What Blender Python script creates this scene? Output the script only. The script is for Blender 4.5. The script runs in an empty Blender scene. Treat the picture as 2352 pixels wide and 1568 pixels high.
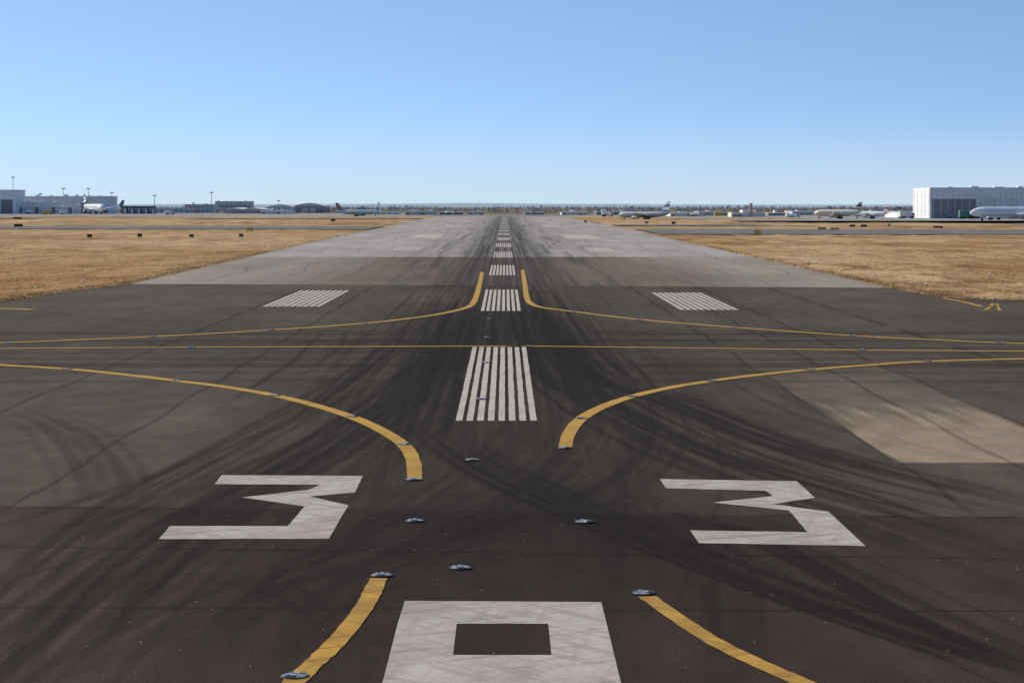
import bpy, math, random
import numpy as np
from mathutils import Vector, Matrix
random.seed(7); rng=np.random.default_rng(7)
sc=bpy.context.scene
sc.view_settings.view_transform='Standard'; sc.view_settings.look='None'
sc.view_settings.exposure=0; sc.view_settings.gamma=1

# ---- survey: eye height 5.8 m above a flat airfield; bearings -> ground metres
H=5.8; F=5000.0; VX=1160.0; VY=472.0
def g(u,v):
    k=1.0/(v-VY); return ((u-VX)*k*H, F*H*k)

# ------------------------------------------------------------ material helpers
class M:
    def __init__(s,name,rough=.8,spec=.3,metal=0):
        s.m=bpy.data.materials.new(name); s.m.use_nodes=True
        s.t=s.m.node_tree; s.b=s.t.nodes['Principled BSDF']
        s.b.inputs['Roughness'].default_value=rough
        s.b.inputs['Specular IOR Level'].default_value=spec
        s.b.inputs['Metallic'].default_value=metal
        s._p=None
    def put(s,sock,v):
        if isinstance(v,bpy.types.NodeSocket): s.t.links.new(v,sock)
        elif isinstance(v,(tuple,list)):
            sock.default_value = (*v,1) if len(v)==3 and len(sock.default_value)==4 else v
        else: sock.default_value=v
    def pos(s):
        if s._p is None: s._p=s.t.nodes.new('ShaderNodeNewGeometry').outputs['Position']
        return s._p
    def math(s,op,a,b=0,c=0,clamp=False):
        n=s.t.nodes.new('ShaderNodeMath'); n.operation=op; n.use_clamp=clamp
        s.put(n.inputs[0],a); s.put(n.inputs[1],b); s.put(n.inputs[2],c); return n.outputs[0]
    def vscale(s,v,sc3,loc=(0,0,0),rot=(0,0,0)):
        n=s.t.nodes.new('ShaderNodeMapping'); s.put(n.inputs[0],v)
        n.inputs['Scale'].default_value=sc3; n.inputs['Location'].default_value=loc; n.inputs['Rotation'].default_value=rot
        return n.outputs[0]
    def noise(s,sc3,detail=3,rough=.6,rot=0,loc=(0,0,0)):
        v=s.pos()
        if rot: v=s.vscale(v,(1,1,1),rot=(0,0,rot))
        v=s.vscale(v,sc3,loc)
        n=s.t.nodes.new('ShaderNodeTexNoise'); s.put(n.inputs['Vector'],v)
        n.inputs['Scale'].default_value=1; n.inputs['Detail'].default_value=detail; n.inputs['Roughness'].default_value=rough
        return n.outputs[0]
    def rng(s,v,a,b,c,d,smooth=False):
        n=s.t.nodes.new('ShaderNodeMapRange'); 
        if smooth: n.interpolation_type='SMOOTHSTEP'
        s.put(n.inputs[0],v)
        for i,q in enumerate((a,b,c,d)): n.inputs[i+1].default_value=q
        return n.outputs[0]
    def mix(s,f,a,b,mode='MIX'):
        n=s.t.nodes.new('ShaderNodeMix'); n.data_type='RGBA'; n.blend_type=mode
        s.put(n.inputs[0],f); s.put(n.inputs[6],a); s.put(n.inputs[7],b); return n.outputs[2]
    def grey(s,v):
        n=s.t.nodes.new('ShaderNodeCombineColor')
        for i in range(3): s.put(n.inputs[i],v)
        return n.outputs[0]
    def xyz(s):
        n=s.t.nodes.new('ShaderNodeSeparateXYZ'); s.put(n.inputs[0],s.pos()); return n.outputs
    def attr(s,name):
        n=s.t.nodes.new('ShaderNodeAttribute'); n.attribute_name=name; return n
    def col(s,c): s.put(s.b.inputs['Base Color'],c)
    def bump(s,h,strength=.3,dist=.01):
        n=s.t.nodes.new('ShaderNodeBump'); s.put(n.inputs['Height'],h)
        n.inputs['Strength'].default_value=strength; n.inputs['Distance'].default_value=dist
        s.t.links.new(n.outputs[0],s.b.inputs['Normal'])

def simple(name,c,rough=.6,spec=.3,metal=0,var=.12,scale=.6):
    m=M(name,rough,spec,metal)
    n=m.noise((scale,scale,scale),3)
    m.col(m.mix(1.0,c,m.grey(m.rng(n,.25,.75,1-var,1+var)),'MULTIPLY'))
    return m.m

RUB=(.0120,.0090,.0072)
# asphalt ---------------------------------------------------------------
m=M('asphalt',.92,.04)
tone=m.attr('tone').outputs['Color']; rub=m.attr('rubber').outputs['Fac']
big=m.noise((.12,.05,.1),4); mid=m.noise((1.1,.5,1),4); fine=m.noise((26,26,26),2,.7); grain=m.noise((95,95,95),1,.5)
X,Y,Z=m.xyz()
c=m.mix(1,tone,m.grey(m.rng(big,.3,.7,.72,1.28)),'MULTIPLY')
c=m.mix(1,c,m.grey(m.rng(mid,.3,.7,.82,1.18)),'MULTIPLY')
c=m.mix(1,c,m.grey(m.rng(fine,.3,.7,.55,1.5)),'MULTIPLY')
c=m.mix(1,c,m.grey(m.rng(grain,.3,.72,.45,1.7)),'MULTIPLY')
st=m.noise((4.2,.02,1),5,.75)
gx=m.rng(m.math('ABSOLUTE',m.math('ADD',X,.2)),1.0,10.5,1,0,True)
s1=m.math('MULTIPLY',m.rng(st,.38,.62,.0,1,True),gx)
s1=m.math('MULTIPLY',s1,m.rng(Y,34,75,.12,.9))
rubm=m.math('MULTIPLY',rub,m.rng(m.noise((9,9,9),3,.7),.25,.7,.65,1.1))
tot=m.math('SUBTRACT',1,m.math('MULTIPLY',m.math('SUBTRACT',1,m.math('MULTIPLY',s1,.75)),m.math('SUBTRACT',1,rubm)),clamp=True)
c=m.mix(tot,c,m.mix(1,RUB,m.grey(m.rng(grain,.3,.72,.55,1.8)),'MULTIPLY'))
vo=m.t.nodes.new('ShaderNodeTexVoronoi'); m.put(vo.inputs['Vector'],m.pos()); vo.inputs['Scale'].default_value=2.9
sp=m.math('LESS_THAN',vo.outputs['Distance'],.036)
sep=m.t.nodes.new('ShaderNodeSeparateColor'); m.put(sep.inputs[0],vo.outputs['Color'])
sp=m.math('MULTIPLY',sp,m.math('GREATER_THAN',sep.outputs[0],.5))
c=m.mix(sp,c,(.6,.52,.4)); m.col(c); m.bump(m.math('ADD',fine,grain),.45,.006)
ASPHALT=m.m
# concrete ---------------------------------------------------------------
def concrete(name,runway=True,base=(.335,.31,.28)):
    m=M(name,.85,.08)
    X,Y,Z=m.xyz()
    def modline(v,p,w,off=0):
        q=m.math('MODULO',m.math('ADD',v,off+1000*p),p)
        return m.math('LESS_THAN',q,w)
    ix=m.math('FLOOR',m.math('DIVIDE',m.math('ADD',X,500),7.6)); iy=m.math('FLOOR',m.math('DIVIDE',Y,15.2))
    cv=m.t.nodes.new('ShaderNodeCombineXYZ'); m.put(cv.inputs[0],ix); m.put(cv.inputs[1],iy)
    wn=m.t.nodes.new('ShaderNodeTexWhiteNoise'); wn.noise_dimensions='2D'; m.put(wn.inputs[0],cv.outputs[0])
    c=m.mix(1,base,m.grey(m.rng(wn.outputs[0],0,1,.94,1.06)),'MULTIPLY')
    c=m.mix(1,c,m.grey(m.rng(m.noise((.15,.02,1),4),.3,.7,.82,1.18)),'MULTIPLY')
    c=m.mix(1,c,m.grey(m.rng(m.noise((2,.4,1),4,.7),.3,.7,.86,1.12)),'MULTIPLY')
    if runway:
        nb=m.mix(m.rng(m.math('ABSOLUTE',X),9,22,0,1,True),(.46,.38,.30),(.78,.73,.66))
        c=m.mix(m.rng(Y,244,247,1,0),c,m.mix(1,c,nb,'MULTIPLY'))
    jl=m.math('MAXIMUM',modline(X,7.6,.10),m.math('MULTIPLY',modline(Y,15.2,.45),.5))
    jl=m.math('MULTIPLY',jl,m.rng(m.noise((.6,.06,1),2),.3,.65,.15,.8))
    wob=m.math('ADD',X,m.math('MULTIPLY',m.noise((.02,.012,1),3),9))
    crk=m.math('LESS_THAN',m.math('MODULO',m.math('ADD',wob,1000),5.3),.11)
    jl=m.math('MAXIMUM',jl,m.math('MULTIPLY',crk,.75))
    c=m.mix(jl,c,(.06,.054,.048))
    if runway:
        st=m.noise((2.3,.006,1),4,.7); st2=m.noise((.9,.012,1),4,.65,loc=(7,3,0))
        ax=m.math('ABSOLUTE',m.math('ADD',X,.2))
        core=m.rng(ax,2.6,7.5,1,0,True); wide=m.rng(ax,4,17,1,0,True)
        s=m.math('MULTIPLY',m.rng(st,.34,.62,.5,1,True),core)
        s2=m.math('MULTIPLY',m.rng(st2,.42,.66,.1,.75,True),wide)
        s=m.math('MAXIMUM',s,s2)
        s=m.math('MULTIPLY',s,m.rng(Y,500,1100,.92,.72))
        c=m.mix(s,c,(.024,.019,.016))
    m.col(c); return m.m
RUNWAY=concrete('runway_concrete')
TAXI=concrete('taxiway_concrete',False,(.17,.16,.15))
# paint ------------------------------------------------------------------
def paint(name,c0,c1,wear=.5,grimec=(.07,.06,.05)):
    m=M(name,.7,.08)
    X,Y,Z=m.xyz(); near=m.rng(Y,46,58,1,.35)
    n1=m.noise((1.2,.35,1),5,.7,rot=.5); n2=m.noise((5,.5,1),4,.7,rot=-.7); n3=m.noise((60,60,60),2,.7)
    n4=m.noise((3.5,.25,1),4,.7,rot=.15); n5=m.noise((4,.35,1),4,.7,rot=1.1)
    c=m.mix(m.math('MULTIPLY',near,m.rng(n1,.35,.7,0,1)),c0,c1)
    c=m.mix(m.math('MULTIPLY',near,m.rng(n2,.5,.60,0,.8)),c,c1)
    c=m.mix(m.rng(n4,.52,.62,0,.55),c,c1)
    c=m.mix(m.math('MULTIPLY',near,m.rng(n5,.53,.62,0,.7)),c,m.mix(1,c1,(.74,.71,.68),'MULTIPLY'))
    c=m.mix(1,c,m.grey(m.rng(n3,.3,.7,.74,1.2)),'MULTIPLY')
    w=m.math('MULTIPLY',m.math('GREATER_THAN',n3,.60),m.rng(m.noise((.9,.9,1),3),.40,.60,0,1))
    c=m.mix(m.math('MULTIPLY',w,wear),c,grimec)
    m.col(c); return m.m
WHITE=paint('white_paint',(.53,.48,.425),(.35,.305,.26))
YELLOW=paint('yellow_paint',(.53,.31,.055),(.34,.20,.045))
# grass --------------------------------------------------------------------
def grassmat(name,k=1.0):
    m=M(name,.95,.03)
    n1=m.noise((.05,.018,1),5,.65); n2=m.noise((.35,.12,1),5,.7); n3=m.noise((2.6,1.2,2),3,.75); n4=m.noise((.012,.012,1),3); n5=m.noise((.22,.05,1),4,.7,loc=(3,9,0))
    X,Y,Z=m.xyz()
    c=m.mix(m.rng(n1,.36,.62,0,1,True),(.31*k,.175*k,.07*k),(.49*k,.34*k,.18*k))
    c=m.mix(m.rng(n5,.48,.62,0,.9),c,(.22*k,.125*k,.05*k))
    c=m.mix(m.rng(n2,.52,.68,0,.8),c,(.14*k,.088*k,.043*k))
    c=m.mix(m.rng(n4,.42,.6,0,.45),c,(.55*k,.41*k,.24*k))
    lf=m.math('MULTIPLY',m.rng(Y,150,320,.6,0),m.rng(X,-20,20,1,.1))
    c=m.mix(lf,c,(.30*k,.15*k,.05*k))
    c=m.mix(1,c,m.grey(m.rng(n3,.3,.7,.5,1.42)),'MULTIPLY')
    m.col(c); m.bump(n3,.5,.15); return m.m
GRASS=grassmat('dry_grass'); 
FIELD=simple('field_far',(.20,.165,.115),.95,.02,0,.3,.02)
m=M('grass_blades',.9,.03)
m.col(m.mix(m.rng(m.noise((.3,.1,.1),3),.35,.65,0,1),(.32,.19,.08),(.56,.41,.22))); BLADES=m.m

# ------------------------------------------------------------ mesh helpers
def mkobj(name,verts,faces,mats,midx=None,smooth=False):
    me=bpy.data.meshes.new(name); me.from_pydata([tuple(v) for v in verts],[],[tuple(f) for f in faces])
    for mt in mats: me.materials.append(mt)
    if midx is not None: me.polygons.foreach_set('material_index',list(midx))
    if smooth: me.polygons.foreach_set('use_smooth',[True]*len(faces))
    me.update(); o=bpy.data.objects.new(name,me); sc.collection.objects.link(o); return o
class B:
    def __init__(s): s.v=[];s.f=[];s.k=[];s.mats=[]
    def mi(s,m):
        if m not in s.mats: s.mats.append(m)
        return s.mats.index(m)
    def box(s,x0,x1,y0,y1,z0,z1,m,M4=None):
        n=len(s.v); P=[(x,y,z) for z in (z0,z1) for (x,y) in ((x0,y0),(x1,y0),(x1,y1),(x0,y1))]
        if M4: P=[tuple(M4@Vector(p)) for p in P]
        s.v+=P; k=s.mi(m)
        for f in ((0,3,2,1),(4,5,6,7),(0,1,5,4),(1,2,6,5),(2,3,7,6),(3,0,4,7)):
            s.f.append([n+i for i in f]); s.k.append(k)
    def poly(s,P,m):
        n=len(s.v); s.v+=[tuple(p) for p in P]; s.f.append(list(range(n,n+len(P)))); s.k.append(s.mi(m))
    def hull(s,P0,P1,m):   # prism between two equal polygons
        n=len(s.v); q=len(P0); s.v+=[tuple(p) for p in P0]+[tuple(p) for p in P1]; k=s.mi(m)
        s.f.append(list(range(n,n+q))[::-1]); s.k.append(k); s.f.append(list(range(n+q,n+2*q))); s.k.append(k)
        for i in range(q):
            j=(i+1)%q; s.f.append([n+i,n+j,n+q+j,n+q+i]); s.k.append(k)
    def lathe(s,prof,m,axis='Z',seg=16,o=(0,0,0),sc=(1,1)):
        n=len(s.v); k=s.mi(m)
        for p in prof:
            a,r=p[0],p[1]; up=p[2] if len(p)>2 else 0
            for i in range(seg):
                t=2*math.pi*i/seg; c1,s1_=math.cos(t)*r*sc[0],math.sin(t)*r*sc[1]
                if axis=='Z': P=(c1,s1_,a)
                elif axis=='X': P=(a,c1,s1_+up)
                else: P=(c1,a,s1_+up)
                s.v.append((P[0]+o[0],P[1]+o[1],P[2]+o[2]))
        for j in range(len(prof)-1):
            for i in range(seg):
                i2=(i+1)%seg
                s.f.append([n+j*seg+i,n+j*seg+i2,n+(j+1)*seg+i2,n+(j+1)*seg+i]); s.k.append(k)
        s.f.append([n+i for i in range(seg)][::-1]); s.k.append(k)
        e=n+(len(prof)-1)*seg; s.f.append([e+i for i in range(seg)]); s.k.append(k)
    def bar(s,a,b,w,m):
        a=Vector(a);b=Vector(b);d=(b-a); L=d.length
        Mx=Matrix.Translation(a)@d.to_track_quat('Z','Y').to_matrix().to_4x4()
        s.box(-w/2,w/2,-w/2,w/2,0,L,m,Mx)
    def obj(s,name,smooth=False,loc=None,rot=None):
        o=mkobj(name,s.v,s.f,s.mats,s.k,smooth)
        if loc: o.location=loc
        if rot is not None: o.rotation_euler=(0,0,rot)
        return o
def spline(pts,n=8):
    P=[Vector((p[0],p[1],0)) for p in pts]; P=[2*P[0]-P[1]]+P+[2*P[-1]-P[-2]]; out=[]
    for i in range(1,len(P)-2):
        for j in range(n):
            t=j/n; a,b,c,d=P[i-1],P[i],P[i+1],P[i+2]
            out.append(.5*((2*b)+(-a+c)*t+(2*a-5*b+4*c-d)*t*t+(-a+3*b-3*c+d)*t**3))
    out.append(P[-2]); return [(q.x,q.y) for q in out]

# ------------------------------------------------------------ asphalt sheet
xs=[0]
while xs[-1]<220:
    x=xs[-1]; xs.append(x+(.045 if x<8 else .09 if x<18 else .35 if x<42 else 8))
xs=np.array([-x for x in xs[:0:-1]]+xs)
ys=[10.,14.,18.]
while ys[-1]<158: ys.append(ys[-1]+max(.05,2.6*ys[-1]**2/29000))
ys.append(164.); ys=np.array(ys)
GX,GY=np.meshgrid(xs,ys); NX,NY=len(xs),len(ys)
px=GX.ravel(); py=GY.ravel(); R=np.zeros_like(px)
def sm(a,b,x): t=np.clip((x-a)/(b-a),0,1); return t*t*(3-2*t)
def stamp(poly,w,a,fade=.25):
    global R
    P=np.array(poly); lo=P.min(0)-w*2; hi=P.max(0)+w*2
    if hi[0]<px.min() or lo[1]>165: return
    idx=np.where((px>lo[0])&(px<hi[0])&(py>lo[1])&(py<hi[1]))[0]
    if len(idx)==0: return
    X=px[idx];Y=py[idx]; best=np.full(len(idx),1e9); par=np.zeros(len(idx)); n=len(P)-1
    for i in range(n):
        ax,ay=P[i];bx,by=P[i+1];dx,dy=bx-ax,by-ay;L=dx*dx+dy*dy+1e-9
        t=np.clip(((X-ax)*dx+(Y-ay)*dy)/L,0,1)
        d=np.hypot(X-ax-t*dx,Y-ay-t*dy); u=d<best; best[u]=d[u]; par[u]=(i+t[u])/n
    v=a*(1-sm(w*.55,w,best))*sm(0,fade,par)*sm(0,fade,1-par)
    R[idx]=1-(1-R[idx])*(1-v)
fams=[
 ([(1135,640),(1090,760),(1000,880),(850,1000),(600,1150),(300,1350),(40,1568),(-100,1700)],12,1.5,.34),
 ([(1120,640),(1050,760),(930,880),(730,1020),(450,1190),(220,1380),(120,1600)],13,1.3,.34),
 ([(1125,700),(1040,820),(850,930),(560,1060),(250,1180),(-100,1290)],7,1.3,.25),
 ([(1190,640),(1235,790),(1340,900),(1600,1040),(1950,1150),(2450,1350)],12,1.2,.40),
 ([(1195,640),(1290,820),(1500,930),(1800,1050),(2450,1205)],12,1.3,.42),
 ([(1200,640),(1330,820),(1600,920),(2000,1060),(2450,1160)],6,1.0,.28),
 ([(960,960),(1120,1070),(1400,1200),(1750,1335),(2150,1470),(2450,1560)],7,.45,.58),
 ([(1390,860),(1400,990),(1270,1120),(950,1230),(500,1380),(60,1600)],8,.9,.36),
 ([(980,980),(1200,1080),(1450,1180),(1600,1290),(1640,1400),(1620,1600)],6,.8,.32),
 ([(1260,900),(1230,1000),(1040,1150),(760,1280),(560,1420),(500,1600)],7,.8,.28),
 ([(1480,1180),(1700,1240),(2000,1400),(2352,1560)],5,.35,.62),
 ([(2300,1060),(2050,1000),(1840,930),(1700,860)],4,.8,.3),
 ([(1440,880),(1460,1000),(1440,1130),(1400,1300),(1330,1450)],6,.7,.3),
 ([(-80,1330),(200,1250),(480,1130),(700,1040),(960,1010)],6,.7,.28),
 ([(900,1568),(700,1400),(560,1330),(300,1300),(-60,1420)],4,.5,.24),
]
for pts,n,spread,a in fams:
    W=[g(*p) for p in pts]
    for i in range(n):
        o=rng.normal(0,spread); oy=rng.normal(0,spread*1.6); k=rng.uniform(.9,1.12)
        Q=[(p[0]*(k if abs(p[0])>2 else 1)+o*min(1,abs(p[1]-20)/50+.5),p[1]+oy*min(1,abs(p[0])/4)) for p in W]
        S=spline(Q,6); aa=a*rng.uniform(.35,1.4); w=rng.choice([.075,.10,.14,.19])*rng.uniform(.85,1.2)
        stamp(S,w,min(.92,aa),rng.uniform(.12,.35))
        if rng.random()<.7:
            d=rng.uniform(.3,.9); stamp([(x+d,y) for x,y in S],w*rng.uniform(.7,1.1),min(.85,aa*.8),.25)
for pts in ([(-20,930),(90,972),(150,1030),(188,1100),(190,1190)],[(20,925),(180,985),(255,1050),(285,1110),(262,1200)]):
    S=spline([g(*p) for p in pts],8)
    for d,w,a in ((0,.22,.45),(.42,.16,.34),(-.5,.12,.25)): stamp([(x+d,y+d*.6) for x,y in S],w,a,.3)
for i in range(60):
    x=rng.normal(-.2,3.2); y0=rng.uniform(35,90); y1=y0+rng.uniform(25,90)
    stamp([(x,y0),(x+rng.normal(0,.2),(y0+y1)/2),(x+rng.normal(0,.3),y1)],rng.uniform(.08,.2),rng.uniform(.2,.6),.35)
for i in range(20):
    y=rng.normal(87,8); stamp([(-60,y+rng.normal(0,2)),(-20,y),(0,y+rng.normal(0,.6)),(20,y),(60,y+rng.normal(0,2))],rng.uniform(.4,.9),rng.uniform(.15,.42),.1)
# pavement tones
tone=np.empty((len(px),3)); grey=np.array([.076,.063,.0485]); dark=np.array([.052,.0365,.0285])
bl=np.interp(px,[-9.7,0,9.4],[42,41,40.6])
k=sm(-.03,.03,py-bl)[:,None]
tone[:]=dark*(1-k)+grey*k
cen=np.exp(-(px/5.5)**2)*sm(26,46,py)*(1-.4*sm(100,150,py)); tone*=(1-.42*cen)[:,None]
cen2=np.exp(-(px/4.2)**2)*(1-sm(40,46,py)); tone*=(1-.34*cen2)[:,None]
tone*=(1+.14*sm(100,150,py))[:,None]
tone*=(1+.40*sm(3.2,6.5,-px)*(1-sm(36,42,py)))[:,None]
tone*=(1+.12*sm(4.0,7.0,px)*(1-sm(36,42,py)))[:,None]
wav=np.sin(px*4.1+np.sin(py*.5)*2)+.6*np.sin(px*9.7+py*.3)+.5*np.sin(px*17+1)
pat=sm(8.84,8.90,px)*(1-sm(13.58,13.64,px))*sm(49.1,49.2,py)*(1-sm(-5,6,py-60.5-1.5*wav))
pat=np.maximum(pat,.22*sm(8.84,8.9,px)*(1-sm(13.58,13.64,px))*sm(49.1,49.2,py)*(1-sm(66,84,py)))
tone=tone*(1-pat[:,None]*.95)+np.array([.25,.195,.138])*pat[:,None]*.95
sp_=np.exp(-((px+8.6)/1.2)**2-((py-60)/6)**2)*.5; tone=tone*(1-sp_[:,None])+np.array([.13,.11,.085])*sp_[:,None]
R*=(1-.55*pat)
J=np.zeros_like(px)
for xj in (-14.2,-9.5,8.87,13.62,11.4,-4.8,18.4,-19):
    w=.05+.0006*py; J=np.maximum(J,(1-sm(w*.4,w,np.abs(px-xj+.06*np.sin(py*.5))))*(.65 if xj!=-4.8 else .25)*sm(38,44,py))
for yl,yr,a in ((42,40.5,.85),(37.1,35.7,.85),(31.5,31.1,.75)):
    yj=np.interp(px,[-9.7,9.4],[yl,yr])+.03*np.sin(px*3); J=np.maximum(J,(1-sm(.02,.08,np.abs(py-yj)))*a)
tone*=(1-.72*J)[:,None]
F4=np.arange(NX*NY).reshape(NY,NX)
q=np.stack([F4[:-1,:-1],F4[:-1,1:],F4[1:,1:],F4[1:,:-1]],-1).reshape(-1,4)
me=bpy.data.meshes.new('asphalt_pavement'); me.vertices.add(len(px)); 
co=np.stack([px,py,np.zeros_like(px)],1).astype(np.float32); me.vertices.foreach_set('co',co.ravel())
me.loops.add(q.size); me.loops.foreach_set('vertex_index',q.ravel().astype(np.int32))
me.polygons.add(len(q)); me.polygons.foreach_set('loop_start',np.arange(0,q.size,4,dtype=np.int32))
me.update(calc_edges=True); me.validate()
a=me.attributes.new('rubber','FLOAT','POINT'); a.data.foreach_set('value',R.astype(np.float32))
a=me.attributes.new('tone','FLOAT_COLOR','POINT'); a.data.foreach_set('color',np.concatenate([tone,np.ones((len(px),1))],1).astype(np.float32).ravel())
me.materials.append(ASPHALT); o=bpy.data.objects.new('asphalt_pavement',me); sc.collection.objects.link(o)

# ------------------------------------------------------------ ground, runway, grass
mkobj('ground',[(-9000,-400,-.08),(9000,-400,-.08),(9000,14000,-.08),(-9000,14000,-.08)],[(0,1,2,3)],[FIELD])
LE=[(105,-200),(108,-60),(112,-42),(118,-34),(129,-30.2),(145,-29.5),(161,-27.7),(426,-31.5),(1180,-37)]
RE=[(124,200),(129,60),(132.5,33),(135,28.6),(138,27.6),(153,27.0),(460,29.5),(1180,31)]
def xl(y): return np.interp(y,[p[0] for p in LE],[p[1] for p in LE])
def xr(y): return np.interp(y,[p[0] for p in RE],[p[1] for p in RE])
V=[];Fc=[]
yy=[None]+list(np.linspace(175,1180,60))
for i,y in enumerate(yy):
    if y is None: V+=[(-29.5,161.3,.004),(0,158,.004),(28.5,153.2,.004)]
    else: V+=[(xl(y)-1.5,y,.004),(0,y,.004),(xr(y)+1.5,y,.004)]
for i in range(len(yy)-1):
    b=i*3; Fc+=[(b,b+1,b+4,b+3),(b+1,b+2,b+5,b+4)]
mkobj('runway',V,Fc,[RUNWAY])
def mound(X,Y):
    z=0
    for (u,v,sx,sy,h) in ((250,514,42,32,1.6),(520,512,30,25,.9),(120,516,18,25,1.0),(2010,519,26,22,.9),(1600,512,30,35,.8),(1750,508,40,60,1.2),(2250,520,14,20,.6)):
        cx,cy=g(u,v); z+=h*math.exp(-((X-cx)/sx)**2-((Y-cy)/sy)**2)
    return z
from mathutils import noise as mn
def grass_sheet(name,side,y0,y1,edge):
    rows=[y0]
    while rows[-1]<y1: rows.append(rows[-1]+max(.5,1.6*rows[-1]**2/29000))
    offs=[0,.25,.6,1,1.6]
    while offs[-1]<60: offs.append(offs[-1]+.9)
    while offs[-1]<700: offs.append(offs[-1]*1.06)
    V=[];n=len(offs)
    for y in rows:
        e=edge(y)
        for j,d in enumerate(offs):
            jit=.25*mn.noise(Vector((y*.35,side*9,0)))+.12*mn.noise(Vector((y*2,side*5,3))) if j<3 else 0
            x=e+side*(d+jit)
            amp=min(1,d/2.5)
            z=.02+.02*(j>0)+amp*(.05+.13*mn.noise(Vector((x*.25,y*.12,0)))+.10*mn.noise(Vector((x*.9,y*.5,4))))
            z=max(z,.015)+mound(x,y)
            V.append((x,y,z))
    Fc=[]
    for i in range(len(rows)-1):
        for j in range(n-1):
            a=i*n+j; Fc.append((a,a+1,a+n+1,a+n) if side>0 else (a,a+n,a+n+1,a+1))
    return mkobj(name,V,Fc,[GRASS],smooth=True)
grass_sheet('grass',-1,105.5,1180,xl)
grass_sheet('grass',1,124.5,1180,xr)
grass_sheet('grass',-1,-60,52,lambda y:-34); grass_sheet('grass',1,-60,50,lambda y:34)
V=[];Fc=[]
def tuft(x,y,z,h):
    for _ in range(4):
        a=random.uniform(0,math.pi); w=random.uniform(.012,.04); dx,dy=math.cos(a)*w,math.sin(a)*w
        lx,ly=random.gauss(0,.05),random.gauss(0,.05); ox,oy=random.gauss(0,.06),random.gauss(0,.06)
        n=len(V); V.extend([(x+ox-dx,y+oy-dy,z),(x+ox+dx,y+oy+dy,z),(x+ox+lx,y+oy+ly,z+h*random.uniform(.6,1.1))]); Fc.append((n,n+1,n+2))
for side,ed,ya in ((-1,xl,112),(1,xr,131)):
    for i in range(17000):
        y=1/random.uniform(1/420,1/ya); d=random.random()**1.5*(.26*y-20 if y>120 else 14); d=max(.02,d+random.uniform(-.05,.3))
        if mn.noise(Vector((d*.3,y*.15,side)))<-.12 and d>1.5: continue
        x=ed(y)+side*d; tuft(x,y,.02,random.uniform(.06,.17)*(1.4 if d<1 else 1))
mkobj('grass_tufts',V,Fc,[BLADES])
def strip(name,P,z,m): return mkobj(name,[(x,y,z) for x,y in P],[tuple(range(len(P)))],[m])
def gp(*a): return [g(a[i],a[i+1]) for i in range(0,len(a),2)]
strip('taxiway',[(-32.5,512),(-32.5,592),(-300,600),(-300,540)],.22,TAXI)
strip('taxiway',[(30.5,425),(300,415),(300,470),(30.6,520)],.22,TAXI)
strip('taxiway',[(31,600),(31,640),(300,690),(300,560),(150,570)],.26,TAXI)
strip('taxiway',[(-36,900),(-36,960),(-400,1010),(-400,930)],.26,TAXI)
APR=concrete('apron_concrete',False,(.30,.295,.285))
strip('apron',[(75,700),(420,690),(420,1180),(150,1180),(60,900)],.9,APR)
strip('apron',[(-60,1185),(-700,1185),(-700,1600),(-60,1600)],.12,APR)
strip('apron',[(-60,1185),(-60,1300),(170,1300),(170,1185)],.12,APR)

# ------------------------------------------------------------ painted markings
def jitpoly(P,z):
    out=[]; n=len(P)
    for i in range(n):
        a,b=P[i],P[(i+1)%n]; L=math.hypot(b[0]-a[0],b[1]-a[1]); k=max(1,min(30,int(L/.3)))
        for j in range(k):
            t=j/k; out.append((a[0]+(b[0]-a[0])*t+(random.gauss(0,.004) if j else 0),a[1]+(b[1]-a[1])*t+(random.gauss(0,.012) if j else 0),z))
    return out
L3=gp(510,1091,834,1093,815,1131,712,1140,800,1160,755,1237,365,1238,390,1208,660,1208,700,1163,555,1142,708,1125,736,1113,493,1112)
R3=gp(1515,1100,1830,1105,1872,1143,1775,1158,1903,1175,1988,1254,1605,1247,1585,1218,1855,1222,1812,1172,1638,1154,1775,1139,1758,1127,1530,1121)
for P in (L3,R3):
    b=B(); b.poly(jitpoly(P,.006),WHITE); b.obj('runway_number_marking')
b=B(); x0,x1=-1.49,1.41
rects=[[(x0,30.2),(x1,30.2),(x1,31.85),(x0+.02,31.95)],[(x0,28.1),(-.67,28.1),(-.67,30.2),(x0,30.2)],[(.6,28.1),(x1,28.1),(x1,30.2),(.6,30.2)],
 [(x0,26.25),(x1,26.25),(x1,28.1),(x0,28.1)],[(x0,22.9),(-.67,22.9),(-.67,26.25),(x0,26.25)],[(.55,22.9),(x1,22.9),(.9,26.25),(-.1,26.25)]]
for r in rects: b.poly([(x,y,.006) for x,y in r],WHITE)
b.obj('runway_letter_marking')
def bars(b,xa,xb,ya,yb,n,duty=.6,z=.008,skew=0):
    p=(xb-xa)/(n-1+duty)
    for i in range(n):
        x=xa+i*p; b.poly(jitpoly([(x,ya),(x+p*duty,ya),(x+p*duty+skew,yb),(x+skew,yb)],z) if ya<160 else [(x,ya,z),(x+p*duty,ya,z),(x+p*duty,yb,z),(x,yb,z)],WHITE)
y=58.7
while y<1130:
    b=B(); bars(b,-1.33,.86,y,y+30.5,8,.62,.006 if y<120 else .012); b.obj('runway_centerline_marking'); y+=61.1
for (xa,xb,ya,yb,n) in ((-13.95,-10.65,125,148.7,9),(9.75,13.0,121,145,9),(-14.8,-11.3,279,306,9),(10.7,13.9,271,299,9)):
    b=B(); bars(b,xa,xb,ya,yb,n,.70,.006 if ya<160 else .012); b.obj('touchdown_zone_marking')
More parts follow.
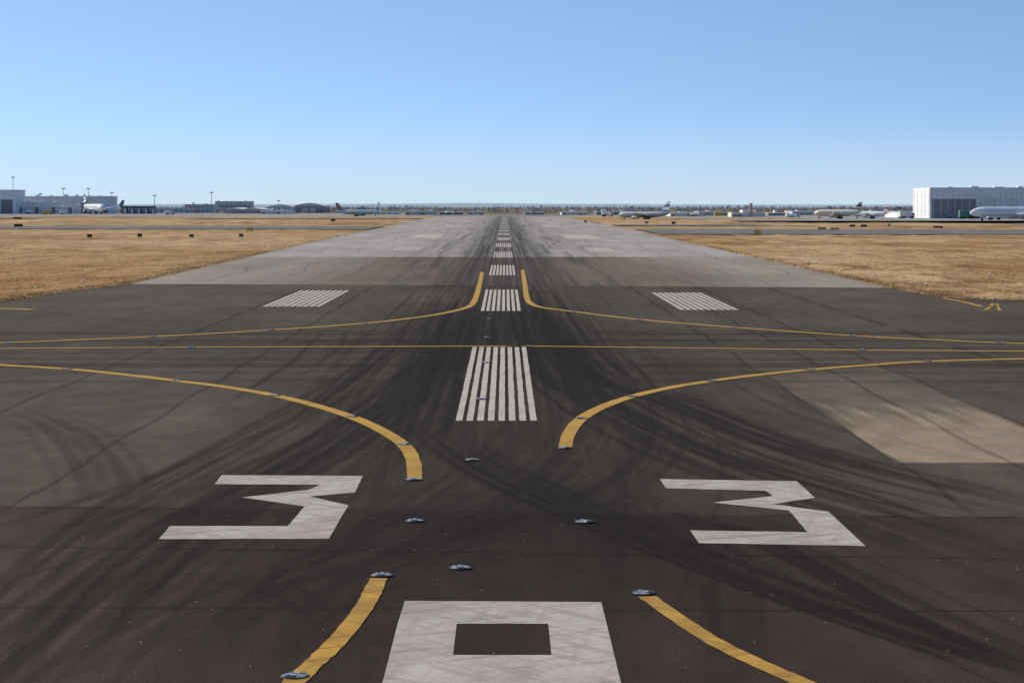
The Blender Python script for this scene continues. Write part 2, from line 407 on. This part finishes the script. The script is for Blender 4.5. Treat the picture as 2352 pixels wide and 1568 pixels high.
for (xa,xb,ya,yb) in ((-17.4,-12.1,388,438),(10.9,16.7,378,430),(-17,-12.5,600,640),(11,15.5,600,640),(-17,-13,800,840),(11,15,800,840)):
    b=B(); b.poly([(xa,ya,.012),(xb,ya,.012),(xb,yb,.012),(xa,yb,.012)],WHITE); b.obj('aiming_point_marking')
def ribbon(name,pts,w0,w1=None,z=.010,n=8):
    S=spline([g(*p) for p in pts],n); V=[];Fc=[]; w1=w1 or w0; N=len(S)
    for i,(x,y) in enumerate(S):
        a=S[max(0,i-1)];c=S[min(N-1,i+1)];dx,dy=c[0]-a[0],c[1]-a[1];L=math.hypot(dx,dy)
        w=(w0+(w1-w0)*i/(N-1))/2+random.gauss(0,.006); nx,ny=-dy/L*w,dx/L*w
        V+=[(x+nx,y+ny,z),(x-nx,y-ny,z)]
    for i in range(N-1): Fc.append((2*i+1,2*i+3,2*i+2,2*i))
    return mkobj(name,V,Fc,[YELLOW])
ribbon('taxiway_line',[(953,1102),(948,1055),(925,1020),(870,985),(806,957),(720,930),(630,908),(520,889),(410,875),(300,862),(160,848),(0,838),(-120,830),(-400,818)],.32,.56)
ribbon('taxiway_line',[(1298,1030),(1306,998),(1332,964),(1380,936),(1450,911),(1540,890),(1640,874),(1740,861),(1860,849),(2000,838),(2130,830),(2352,824),(2700,818)],.32,.56)
ribbon('taxiway_line',[(-400,803),(440,798),(1150,795.2),(1215,795.2),(1980,804),(2700,810)],.42,.42,z=.014)
ribbon('taxiway_line',[(1107,625),(1101,655),(1093,683),(1083,700),(1060,710),(1010,721),(950,730),(830,743),(620,758),(350,773),(0,787),(-400,797)],.32,.5)
ribbon('taxiway_line',[(1200,620),(1205,650),(1209,678),(1216,694),(1240,705),(1320,716),(1470,734),(1690,752),(1960,771),(2160,781),(2352,789),(2700,798)],.32,.5)
ribbon('taxiway_line',[(870,1328),(842,1385),(802,1440),(757,1490),(694,1548),(640,1600),(520,1700)],.28,.30)
ribbon('taxiway_line',[(1486,1370),(1560,1422),(1640,1473),(1730,1518),(1830,1562),(1960,1620)],.27,.30)
ribbon('taxiway_line',[(-60,708),(20,709),(75,711)],.7,.7,n=3)
ribbon('taxiway_line',[(2165,684),(2215,694),(2255,704)],.3,.3,n=3)
ribbon('taxiway_line',[(2262,712),(2272,707),(2280,697)],.2,.2,n=3)
ribbon('taxiway_line',[(2297,713),(2292,706),(2288,696)],.2,.2,n=3)

# ------------------------------------------------------------ in-pavement lights
STEEL=simple('worn_steel',(.36,.36,.35),.42,.5,.6,.3,14); DARK=simple('dark_recess',(.015,.015,.017),.6,.3)
GLASS=simple('lamp_glass',(.65,.7,.72),.15,.6); BLACK=simple('black_rubber',(.02,.02,.02),.8)
lib=None
def inset(x,y,rot):
    global lib
    if lib is None:
        b=B()
        b.lathe([(.0,.20),(.005,.195),(.007,.170)],DARK,seg=28)
        b.lathe([(.008,.172),(.012,.166),(.017,.130),(.021,.085),(.022,.03)],STEEL,seg=28)
        for s in (-1,1):   # light channels with prisms
            b.hull([(s*.05,-.05,.0225),(s*.168,-.075,.014),(s*.168,.075,.014),(s*.05,.05,.0225)],[(s*.05,-.05,.024),(s*.168,-.075,.0155),(s*.168,.075,.0155),(s*.05,.05,.024)],DARK)
            b.box(min(s*.055,s*.085),max(s*.055,s*.085),-.035,.035,.020,.034,GLASS)
            for t in (-1,1): b.hull([(s*.05,t*.06,.021),(s*.16,t*.09,.012),(s*.155,t*.11,.012),(s*.045,t*.075,.021)],[(s*.05,t*.06,.032),(s*.16,t*.09,.020),(s*.155,t*.11,.020),(s*.045,t*.075,.032)],STEEL)
        for i in range(6):
            a=math.pi/6+i*math.pi/3; cx,cy=math.cos(a)*.15,math.sin(a)*.15
            b.lathe([(.010,.011),(.019,.011),(.020,.007)],DARK,seg=8,o=(cx,cy,0))
        o=b.obj('runway_light'); lib=o.data
    else:
        o=bpy.data.objects.new('runway_light',lib); sc.collection.objects.link(o)
    o.location=(x,y,.016); o.rotation_euler=(0,0,rot); o.scale=(.92,.92,.92)
for (u,v,r) in [(1120,775,1.5),(1124,733,1.5),(1135,656,1.5),(1115,833,1.5),(1105,917,1.5),(1085,1057,1.3),(953,1197,1.2),(1342,1199,1.9),(1058,1305,1.3),(877,1322,1.1),(1478,1363,2.1),(677,1554,.8),(950,1102,1.3),(928,1021,1.9),(808,957,2.2),(632,909,2.5),(408,874,2.7),(155,848,2.8),(1297,1029,1.6),(1334,961,1.1),(1453,911,.7),(1634,875,.5),(1860,849,.3),(2130,830,.2),(440,798,0),(1215,795,0),(1980,804,0),(18,788,.2),(350,773,.2),(620,758,.3),(835,742,.5),(1320,716,2.7),(1470,734,2.8),(1690,752,2.9),(1960,771,2.9),(2300,787,3)]:
    x,y=g(u,v); inset(x,y,r+.5)
ORG=simple('orange_paint',(.5,.26,.06),.5); WLT=simple('white_enamel',(.75,.75,.72),.4)
def edge_light(u,v):
    b=B(); b.lathe([(0,.13),(.03,.12),(.05,.05)],DARK,seg=12); b.lathe([(.05,.03),(.24,.03),(.25,.07),(.29,.08)],ORG,seg=10)
    b.lathe([(.29,.075),(.34,.078),(.39,.06),(.42,.02)],WLT,seg=12); x,y=g(u,v); b.obj('runway_edge_light',loc=(x,y,.03))
for p in ((193,655),(455,602),(607,571),(700,553),(2128,664),(1856,609),(1703,579),(1610,560),(2274,640),(862,520),(1470,530)): edge_light(*p)
def guard(u,v):
    b=B(); b.lathe([(0,.1),(.03,.09)],DARK,seg=10); b.lathe([(.03,.03),(.25,.03)],ORG,seg=8)
    b.box(-.09,.09,-.08,.08,.25,.42,BLACK); b.lathe([(-.11,.06),(-.081,.055)],WLT,axis='Y',seg=12,o=(0,0,.335))
    x,y=g(u,v); b.obj('guard_light',loc=(x,y,.03))
guard(2274,706); guard(2288,706)
YS=simple('yellow_sign',(.55,.38,.06),.5); BS=simple('black_sign',(.03,.03,.03),.5); REDS=simple('red_sign',(.3,.05,.04),.5)
def sign(u,v,wpx,hpx,mat,z0=.0):
    x,y=g(u,v); k=y/F; w=wpx*k; h=hpx*k; b=B(); n=max(2,int(w/1.2)+1)
    leg=h*.35
    b.box(-w/2,w/2,-.12,.12,leg,leg+h,BS); b.box(-w/2+.06,w/2-.06,-.14,-.122,leg+.06,leg+h-.06,mat)
    for i in range(n):
        lx=-w/2+.15+(w-.3)*i/(n-1); b.box(lx-.05,lx+.05,-.05,.05,0,leg,BS); b.box(lx-.15,lx+.15,-.15,.15,-.05,.03,APR)
    for i in range(1,n-1+1):
        if n>2 and i<n-1: b.box(-w/2+w*i/(n-1)-.02,-w/2+w*i/(n-1)+.02,-.155,-.141,leg+.06,leg+h-.06,BS)
    b.obj('taxiway_sign',loc=(x,y,.05+z0))
for a in ((206,549,11,7,BS),(321,548,10,7,BS),(440,548,10,6,BS),(554,547,10,6,BS),(574,533,13,6,YS),(42,524,20,6,BS),(40,505,20,4,BS),(765,511,10,5,BS),(1740,541,14,8,YS),(1547,517,9,5,BS),(1888,530,18,5,YS),(1917,530,20,4,YS),(1958,524,12,5,BS),(1984,524,14,5,BS),(2154,527,22,5,REDS),(1485,515,8,4,BS),(2130,518,12,4,BS),(2042,522,5,5,ORG),(1345,513,6,4,BS)): sign(*a,z0=.1)

# ------------------------------------------------------------ aircraft
PW=simple('aircraft_white',(.72,.75,.78),.3,.5,0,.04,.3); PC=simple('aircraft_cream',(.60,.57,.50),.35,.5,0,.05,.3)
PB=simple('aircraft_pale_blue',(.40,.54,.62),.35,.5,0,.05,.3); PS=simple('aircraft_silver',(.25,.29,.35),.45,.4,0,.05,.3)
NAVY=simple('tail_navy',(.08,.14,.25),.4); TRED=simple('tail_red',(.42,.07,.08),.4); TDK=simple('tail_dark',(.08,.07,.065),.4); TBL=simple('tail_blue',(.13,.2,.32),.4)
ENG=simple('engine_grey',(.30,.33,.37),.4,.5,.3); WIN=simple('window_dark',(.05,.06,.07),.2,.6); WINF=simple('window_hazed',(.16,.19,.22),.3,.5)  # WINF: window tone paled, distance haze painted into the colour
def airliner(u,v,L,R,heading,body,finm,band=None,tri=False,z=.0):
    b=B(); zc=R*1.75
    prof=[(L*.5,.04*R,-.25*R),(L*.495,.28*R,-.22*R),(L*.48,.52*R,-.16*R),(L*.455,.76*R,-.09*R),(L*.42,.93*R,-.03*R),(L*.38,R,0),(L*.1,R,0),(-L*.18,R,0),(-L*.28,.9*R,.08*R),(-L*.37,.66*R,.26*R),(-L*.44,.40*R,.42*R),(-L*.49,.16*R,.52*R),(-L*.5,.05*R,.54*R)]
    b.lathe(prof[::-1],body,axis='X',seg=20,o=(0,0,zc))
    def slab(P,t,m,vert=False):
        if vert: b.hull([(x,-t/2,zz) for x,_,zz in P],[(x,t/2,zz) for x,_,zz in P],m)
        else: b.hull([(x,y,zz-t/2) for x,y,zz in P],[(x,y,zz+t/2) for x,y,zz in P],m)
    for s in (-1,1):
        slab([(L*.13,s*R*.5,zc-R*.55),(-L*.10,s*R*.5,zc-R*.55),(-L*.15,s*L*.44,zc+L*.022),(-L*.10,s*L*.44,zc+L*.022)],R*.16,ENG if body is PS else body)
        slab([(-L*.37,s*R*.2,zc+R*.4),(-L*.47,s*R*.2,zc+R*.4),(-L*.50,s*L*.18,zc+R*.6),(-L*.46,s*L*.18,zc+R*.6)],R*.1,body)
        b.lathe([(L*.10,R*.36),(L*.115,R*.46),(L*.08,R*.5),(L*.02,R*.42),(-L*.02,R*.26)][::-1],ENG,axis='X',seg=16,o=(0,s*L*.16,zc-R*.95))
        b.lathe([(L*.1152,R*.38),(L*.1162,R*.3)][::-1],WIN,axis='X',seg=16,o=(0,s*L*.16,zc-R*.95))
        b.box(L*.0,L*.07,s*L*.16-.1*R,s*L*.16+.1*R,zc-R*.5,zc-R*.3,ENG)
        b.box(-L*.04,-L*.03,s*R*.85-.08*R,s*R*.85+.08*R,R*.3,zc-R*.4,ENG)
        for xx in (-.02,-.055): b.lathe([(-R*.18,R*.3),(R*.18,R*.3)],BLACK,axis='Y',seg=14,o=(L*xx,s*R*.85,R*.3))
        n=int(L*.66/(R*.42))
        for i in range(n):
            x=L*.36-i*R*.42; b.box(x-R*.07,x+R*.07,s*R*.955-.05*R,s*R*.955+.05*R,zc+R*.2,zc+R*.36,WIN)
        b.box(L*.445,L*.465,s*R*.35-.25*R,s*R*.35+.25*R,zc+R*.28,zc+R*.45,WIN)
    b.box(L*.385,L*.395,-.06*R,.06*R,R*.2,zc-R*.6,ENG)
    for s in (-1,1): b.lathe([(-R*.1,R*.22),(R*.1,R*.22)],BLACK,axis='Y',seg=12,o=(L*.39,s*R*.16,R*.22))
    z0=zc+R*.55; z1=z0+L*.175
    def fx(t): return (-L*.30-(L*.14)*t, -L*.455-(L*.045)*t)
    N=4 if band else 1
    for i in range(N):
        t0,t1=i/N,(i+1)/N; a0,b0=fx(t0);a1,b1=fx(t1); za=z0+(z1-z0)*t0; zb=z0+(z1-z0)*t1
        slab([(a0,0,za),(b0,0,za),(b1,0,zb),(a1,0,zb)],R*.14,finm if (i%2==0 or not band) else band,True)
    if tri: b.lathe([(-L*.36,R*.4),(-L*.38,R*.48),(-L*.46,R*.42),(-L*.51,R*.25)][::-1],ENG,axis='X',seg=14,o=(0,0,zc+R*1.5))
    x,y=g(u,v); b.obj('parked_airliner',loc=(x,y,z),rot=heading)
D=math.radians
airliner(215,492,44,2.5,D(-62),PW,PW,NAVY,True)
airliner(240,490.5,30,1.9,D(172),PW,NAVY)
airliner(822,497,25,1.25,D(-12),PB,TBL,TRED)
airliner(1480,505,26,1.25,D(140),PS,TBL,PW)
airliner(1925,508,19,1.25,D(150),PC,TDK,PC,z=.9)
airliner(2000,508,15,1.0,D(140),PW,TRED,PW,z=.9)
airliner(2356,513,37,1.62,D(184),PW,NAVY,z=.9)
airliner(2178,507,9,.6,D(175),PW,TRED,z=.9)

# ------------------------------------------------------------ service vehicles
GRN=simple('truck_green',(.08,.2,.17),.5); YEL=simple('truck_yellow',(.55,.42,.05),.5)
def truck(u,v,mat,L=5.5,h=2.4,head=0,z=.15,kind=0):
    b=B(); b.box(-L/2,L/2,-1,1,.45,.62,BS)
    b.box(L*.25,L/2,-.95,.95,.62,h*.78,mat); b.box(L*.36,L/2+.02,-.85,.85,h*.5,h*.72,WIN)
    for s in (-1,1): b.box(L*.3,L*.45,s*.96-.02,s*.96+.02,h*.5,h*.72,WIN)
    if kind==0: b.box(-L/2,L*.22,-1.05,1.05,.62,h,mat); b.box(-L/2-.03,L*.24,-1.08,1.08,h,h+.06,WLT)
    else:
        b.lathe([(-L*.5,.5),(-L*.47,.8),(L*.17,.8),(L*.2,.5)],mat,axis='X',seg=14,o=(0,0,1.5))
    for xx in (-L*.36,-L*.2,L*.36):
        for s in (-1,1): b.lathe([(-.14,.42),(.14,.42)],BLACK,axis='Y',seg=14,o=(xx,s*.92,.42))
    x,y=g(u,v); b.obj('service_truck',loc=(x,y,z),rot=head)
truck(2221,508,GRN,6,3,.1,.9); truck(2236,508,GRN,4.5,2.4,.3,.9,1); truck(2283,511,WLT,4.5,2,.0,.9); truck(2082,507,WLT,6,2.6,.2,.9)
for u,v,mt in ((70,492,WLT),(110,493,YEL),(148,493,WLT),(390,494,WLT),(1395,498,WLT),(1600,500,WLT),(1655,500,YEL),(1820,504,WLT),(1035,494,WLT)): truck(u,v,mt,6,2.6,random.uniform(-.3,.3),.15,random.randint(0,1))

# ------------------------------------------------------------ buildings
def panel(name,c,px_=.5):
    m=M(name,.6,.3); X,Y,Z=m.xyz()
    r=m.math('LESS_THAN',m.math('MODULO',m.math('ADD',m.math('ADD',X,Y),5000),px_*4),px_*.35)
    cc=m.mix(1,c,m.grey(m.rng(m.noise((.2,.2,.5),3),.3,.7,.9,1.1)),'MULTIPLY')
    m.col(m.mix(m.math('MULTIPLY',r,.22),cc,(.05,.06,.07))); return m.m
C_W=panel('panel_white',(.74,.76,.77)); C_G=panel('panel_grey',(.62,.66,.68)); C_LG=panel('panel_light',(.76,.79,.80)); C_D=panel('panel_dark',(.22,.22,.23)); C_B=panel('panel_beige',(.66,.60,.50))  # grey, light and haze panels carry distance haze in their base colour
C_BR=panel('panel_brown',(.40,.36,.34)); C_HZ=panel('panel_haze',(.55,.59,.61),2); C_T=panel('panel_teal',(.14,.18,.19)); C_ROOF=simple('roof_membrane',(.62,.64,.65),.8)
def hangar_big():
    b=B(); x0,x1,y0,y1,h=162,262,828,862,12.3
    b.box(x0,x1,y0,y1,0,h,C_LG)
    b.box(x0-.4,x1+.4,y0-.4,y1+.4,h,h+.35,C_ROOF)
    b.box(x0+.4,x1,y0-.35,y0-.01,8.3,h-.003,C_G)
    b.box(x0+.4,x0+17,y0-.2,y0-.01,.3,8.29,C_D)
    for i in range(6): b.box(x0+1+i*2.7,x0+1.15+i*2.7,y0-.3,y0-.21,.3,8.29,C_G)
    for i in range(8): 
        xx=x0+17.2+i*7; b.box(xx,xx+6.8,y0-.3-.12*(i%2),y0-.01,.2,8.29,C_G)
        b.box(xx+2,xx+4.6,y0-.5,y0-.31-.12*(i%2),4.6,5.6,C_LG)
    b.box(x0-.5,x0-.01,y0,y1,0,h-.01,C_W)
    for i in range(5): b.box(x0-.62,x0-.51,y0+1+i*7.6,y0+1.5+i*7.6,.2,h-.4,C_G)
    for zz in (3.3,6.6,9.8): b.box(x0-.58,x0-.51,y0+1.6,y1-2,zz,zz+.15,C_G)
    for i in range(9): xx=x0+8+i*9; b.box(xx,xx+2+i%3,y0+8,y0+12,h+.35,h+.7+.2*(i%2),C_G)
    b.bar((x0+26,y0+5,h),(x0+26,y0+5,h+2.5),.12,C_G)
    b.obj('aircraft_hangar')
hangar_big()
def bld(name,u0,u1,vt,vb,mat,roof='flat',depth=30,bands=0,doors=0,over=None):
    x0,y=g(u0,vb); x1,_=g(u1,vb); h=(vb-vt)*y/F; b=B()
    b.box(x0,x1,y,y+depth,0,h,mat)
    if roof=='flat':
        b.box(x0-.3,x1+.3,y-.3,y+depth+.3,h,h+max(.25,h*.04),over or C_ROOF)
        for i in range(int((x1-x0)/9)):
            xx=x0+4+i*9+random.uniform(-2,2); b.box(xx,xx+random.uniform(1,3),y+4,y+8,h+.3,h+random.uniform(.7,1.8),C_LG)
    elif roof=='gable':
        xm=(x0+x1)/2; rh=h*.45
        b.hull([(x0-.3,y-.2,h),(x1+.3,y-.2,h),(xm,y-.2,h+rh)],[(x0-.3,y+depth,h),(x1+.3,y+depth,h),(xm,y+depth,h+rh)],over or C_ROOF)
    elif roof=='arch':
        n=12; A=[(x0+(x1-x0)*i/n,h+(x1-x0)*.10*math.sin(math.pi*i/n)) for i in range(n+1)]
        b.hull([(p[0],y-.2,p[1]) for p in A],[(p[0],y+depth,p[1]) for p in A],over or C_ROOF)
    for i in range(bands):
        z=h*(i+.5)/(bands+.3); n=max(2,int((x1-x0)/3.2)); 
        for j in range(n):
            xx=x0+(x1-x0)*(j+.2)/n; b.box(xx,xx+(x1-x0)*.6/n,y-.12,y-.005,z,z+h*.22/bands+.2,WINF)
    for i in range(doors):
        xx=x0+(x1-x0)*(i+.15)/doors; b.box(xx,xx+(x1-x0)*.7/doors,y-.2,y-.13,.1,h*.62,C_D if i%3==0 else C_G)
        b.box(xx,xx+(x1-x0)*.7/doors,y-.28,y-.21,h*.62,h*.68,C_LG)
    return b.obj(name)
bld('airport_building',-120,35,438,492,C_LG,bands=0,doors=4)
bld('maintenance_hangar',36,252,452,491.2,C_G,doors=9,over=C_W)
bld('airport_building',40,180,466,491.8,C_LG,depth=8,doors=11)
for i in range(5): bld('ground_equipment_shed',277+i*16,291+i*16,474,491.6,C_T,depth=8,doors=2,over=C_D)
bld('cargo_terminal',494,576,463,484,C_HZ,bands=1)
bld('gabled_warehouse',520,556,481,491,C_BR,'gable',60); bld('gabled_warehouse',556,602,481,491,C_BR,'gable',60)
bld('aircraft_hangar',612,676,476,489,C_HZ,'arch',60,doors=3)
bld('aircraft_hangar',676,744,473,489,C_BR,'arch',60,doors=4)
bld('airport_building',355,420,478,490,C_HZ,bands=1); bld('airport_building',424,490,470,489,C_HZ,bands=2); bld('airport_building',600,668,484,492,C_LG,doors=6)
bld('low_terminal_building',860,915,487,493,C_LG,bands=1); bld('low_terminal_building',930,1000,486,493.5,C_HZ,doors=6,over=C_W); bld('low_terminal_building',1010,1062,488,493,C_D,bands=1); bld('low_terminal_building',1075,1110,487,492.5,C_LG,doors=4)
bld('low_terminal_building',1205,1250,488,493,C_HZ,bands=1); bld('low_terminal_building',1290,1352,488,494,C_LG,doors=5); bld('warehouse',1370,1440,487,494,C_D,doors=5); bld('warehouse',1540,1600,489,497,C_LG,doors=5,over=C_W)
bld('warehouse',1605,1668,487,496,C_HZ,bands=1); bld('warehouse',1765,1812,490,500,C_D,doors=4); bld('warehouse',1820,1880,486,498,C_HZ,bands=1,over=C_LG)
bld('warehouse',1990,2062,488,501,C_HZ,doors=5); bld('white_shed',2062,2101,487,505,C_W,doors=3)
b=B(); x0,y=g(1680,503); x1,_=g(1757,503); k=y/F
b.box(x0,x0+26*k,y,y+15,0,15*k,C_B); b.box(x0+26.3*k,x0+48*k,y+1,y+12,0,21*k,C_W); b.box(x0+48.3*k,x1,y,y+15,0,15*k,C_B)
b.box(x0+42*k,x0+48*k,y-.4,y+.9,0,35*k,C_BR); b.box(x0+40*k,x0+50*k,y-.8,y+1.5,35*k,36*k,C_D)
for i in range(5): b.box(x0+(3+i*4.4)*k,x0+(5.5+i*4.4)*k,y-.1,y-.005,6*k,10*k,WIN)
for i in range(3): b.lathe([(0,2.6*k),(19*k,2.6*k),(20.5*k,1*k)],C_LG,seg=14,o=(x0+(53+i*6)*k,y+18,0))
b.obj('concrete_plant')

MAST=simple('galvanised_mast',(.28,.30,.33),.6); PYL=simple('pylon_steel',(.42,.47,.52),.7)
def mast(u,vt,vb,w=.35):
    x,y=g(u,vb); h=(vb-vt)*y/F; b=B(); b.lathe([(0,w),(h,w*.45)],MAST,seg=8); b.box(-1.3,1.3,-.35,.35,h,h+.5,MAST)
    for i in range(4): b.box(-1.2+i*.65,-.8+i*.65,-.6,-.36,h-.2,h+.35,DARK)
    b.obj('floodlight_mast',loc=(x,y,0))
for a in ((30,408,491),(257,443,490),(355,450,490),(486,443,490),(203,434,490),(54,440,491),(93,446,491),(146,434,491),(2310,458,506),(1452,476,492),(1905,476,496),(2065,478,500),(640,462,489),(1243,474,489)): mast(*a)
def pylon(u,vt,vb):
    x,y=g(u,vb); h=(vb-vt)*y/F; b=B(); w=h*.11
    for sx in (-1,1):
        for sy in (-1,1): b.bar((sx*w,sy*w,0),(sx*w*.2,sy*w*.2,h),.28,PYL)
    for i in range(5):
        z0,z1=h*i/5,h*(i+1)/5; f0,f1=1-.8*i/5,1-.8*(i+1)/5
        for s in (-1,1): b.bar((-w*f0,s*w*f0,z0),(w*f1,s*w*f1,z1),.2,PYL); b.bar((w*f0,s*w*f0,z0),(-w*f1,s*w*f1,z1),.2,PYL)
    for zz,a in ((.7,.26),(.82,.22),(.94,.17)): b.bar((-h*a,0,h*zz),(h*a,0,h*zz),.3,PYL)
    b.obj('electricity_pylon',loc=(x,y,0))
for a in ((1582,473,482),(1594,474,482),(1608,472,482),(1620,474,482),(1640,473,482),(1778,474,482),(1800,473,482),(1815,472,482),(1830,474,482),(870,464,482),(1393,475,482),(1425,474,482)): pylon(*a)

# ------------------------------------------------------------ tree masses and hills
def leafm(name,c):
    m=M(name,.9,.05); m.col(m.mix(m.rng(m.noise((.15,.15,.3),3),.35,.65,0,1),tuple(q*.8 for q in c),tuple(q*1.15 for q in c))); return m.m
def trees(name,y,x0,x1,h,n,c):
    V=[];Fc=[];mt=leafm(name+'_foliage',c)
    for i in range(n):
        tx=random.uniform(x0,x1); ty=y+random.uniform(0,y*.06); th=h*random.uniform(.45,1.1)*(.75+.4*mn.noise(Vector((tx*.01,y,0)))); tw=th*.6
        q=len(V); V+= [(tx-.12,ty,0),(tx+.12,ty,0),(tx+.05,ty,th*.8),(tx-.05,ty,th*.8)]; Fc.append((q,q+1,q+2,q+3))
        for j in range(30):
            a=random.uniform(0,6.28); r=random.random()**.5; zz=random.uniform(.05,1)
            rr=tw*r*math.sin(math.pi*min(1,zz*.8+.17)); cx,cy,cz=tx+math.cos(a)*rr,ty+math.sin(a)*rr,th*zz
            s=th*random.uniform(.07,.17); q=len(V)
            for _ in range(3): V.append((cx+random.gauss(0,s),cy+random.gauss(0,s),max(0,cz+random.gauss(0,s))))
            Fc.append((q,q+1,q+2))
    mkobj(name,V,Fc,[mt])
trees('distant_trees',1620,-420,420,3.4,520,(.24,.25,.25))  # rows get paler and bluer with distance: haze painted into foliage colour
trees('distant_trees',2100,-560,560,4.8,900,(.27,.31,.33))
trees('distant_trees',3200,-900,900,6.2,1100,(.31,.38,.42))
trees('shrubs',1170,60,300,1.6,160,(.17,.145,.12))
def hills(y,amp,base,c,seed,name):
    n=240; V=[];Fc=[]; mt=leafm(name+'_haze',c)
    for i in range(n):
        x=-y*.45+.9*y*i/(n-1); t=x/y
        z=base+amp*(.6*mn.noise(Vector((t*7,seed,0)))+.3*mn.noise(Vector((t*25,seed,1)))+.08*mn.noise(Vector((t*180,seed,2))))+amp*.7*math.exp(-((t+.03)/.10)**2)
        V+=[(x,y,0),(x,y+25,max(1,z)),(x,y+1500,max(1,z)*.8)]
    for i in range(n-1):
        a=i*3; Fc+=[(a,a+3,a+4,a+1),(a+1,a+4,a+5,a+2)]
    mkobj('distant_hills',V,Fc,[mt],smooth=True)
hills(6000,4,6.5,(.38,.48,.53),3,'hill_a'); hills(9500,9,10,(.48,.60,.67),9,'hill_b')  # pale blue base colours stand in for aerial haze

# ------------------------------------------------------------ sky, sun, camera
EL=D(33); AZ=D(-60)     # azimuth from +Y, negative = towards -X
w=bpy.data.worlds.new('World'); sc.world=w; w.use_nodes=True; nt=w.node_tree; bg=nt.nodes['Background']
tc=nt.nodes.new('ShaderNodeTexCoord'); mp=nt.nodes.new('ShaderNodeMapping'); mp.vector_type='POINT'; mp.inputs['Scale'].default_value=(1,1,3.0); mp.inputs['Location'].default_value=(0,0,.19)
nv=nt.nodes.new('ShaderNodeVectorMath'); nv.operation='NORMALIZE'
sky=nt.nodes.new('ShaderNodeTexSky'); sky.sky_type='NISHITA'; sky.sun_disc=False; sky.sun_elevation=EL; sky.sun_rotation=AZ
sky.air_density=1.0; sky.dust_density=.4; sky.ozone_density=1.0; sky.altitude=100
tint=nt.nodes.new('ShaderNodeMix'); tint.data_type='RGBA'; tint.blend_type='MULTIPLY'; tint.inputs[0].default_value=1; tint.inputs[7].default_value=(1.10,1.20,1.24,1)
nt.links.new(tc.outputs['Generated'],mp.inputs[0]); nt.links.new(mp.outputs[0],nv.inputs[0]); nt.links.new(nv.outputs[0],sky.inputs[0]); nt.links.new(sky.outputs[0],tint.inputs[6])
# low haze layer over the horizon
sz=nt.nodes.new('ShaderNodeSeparateXYZ'); nt.links.new(tc.outputs['Generated'],sz.inputs[0])
mr=nt.nodes.new('ShaderNodeMapRange'); mr.interpolation_type='SMOOTHERSTEP'
for i,q_ in enumerate((-.025,.055,.95,0)): mr.inputs[i+1].default_value=q_
nt.links.new(sz.outputs[2],mr.inputs[0])
hz=nt.nodes.new('ShaderNodeMix'); hz.data_type='RGBA'; hz.inputs[7].default_value=(4.2,4.75,5.1,1)
nt.links.new(mr.outputs[0],hz.inputs[0]); nt.links.new(tint.outputs[2],hz.inputs[6]); nt.links.new(hz.outputs[2],bg.inputs[0])
bg.inputs[1].default_value=.15
sl=bpy.data.lights.new('sun','SUN'); sl.energy=4.9; sl.angle=D(.53); sl.color=(1,.88,.71)
so=bpy.data.objects.new('sun',sl); sc.collection.objects.link(so)
dv=Vector((math.sin(AZ)*math.cos(EL),math.cos(AZ)*math.cos(EL),math.sin(EL)))
so.rotation_euler=dv.to_track_quat('Z','Y').to_euler()
cd=bpy.data.cameras.new('camera'); cd.lens=F/2352*36; cd.sensor_width=36; cd.clip_end=30000; cd.clip_start=.1
cd.shift_x=16/2352; cd.shift_y=-(784-VY)/2352
co_=bpy.data.objects.new('camera',cd); co_.location=(0,0,H); co_.rotation_euler=(math.radians(90),0,0); sc.collection.objects.link(co_); sc.camera=co_
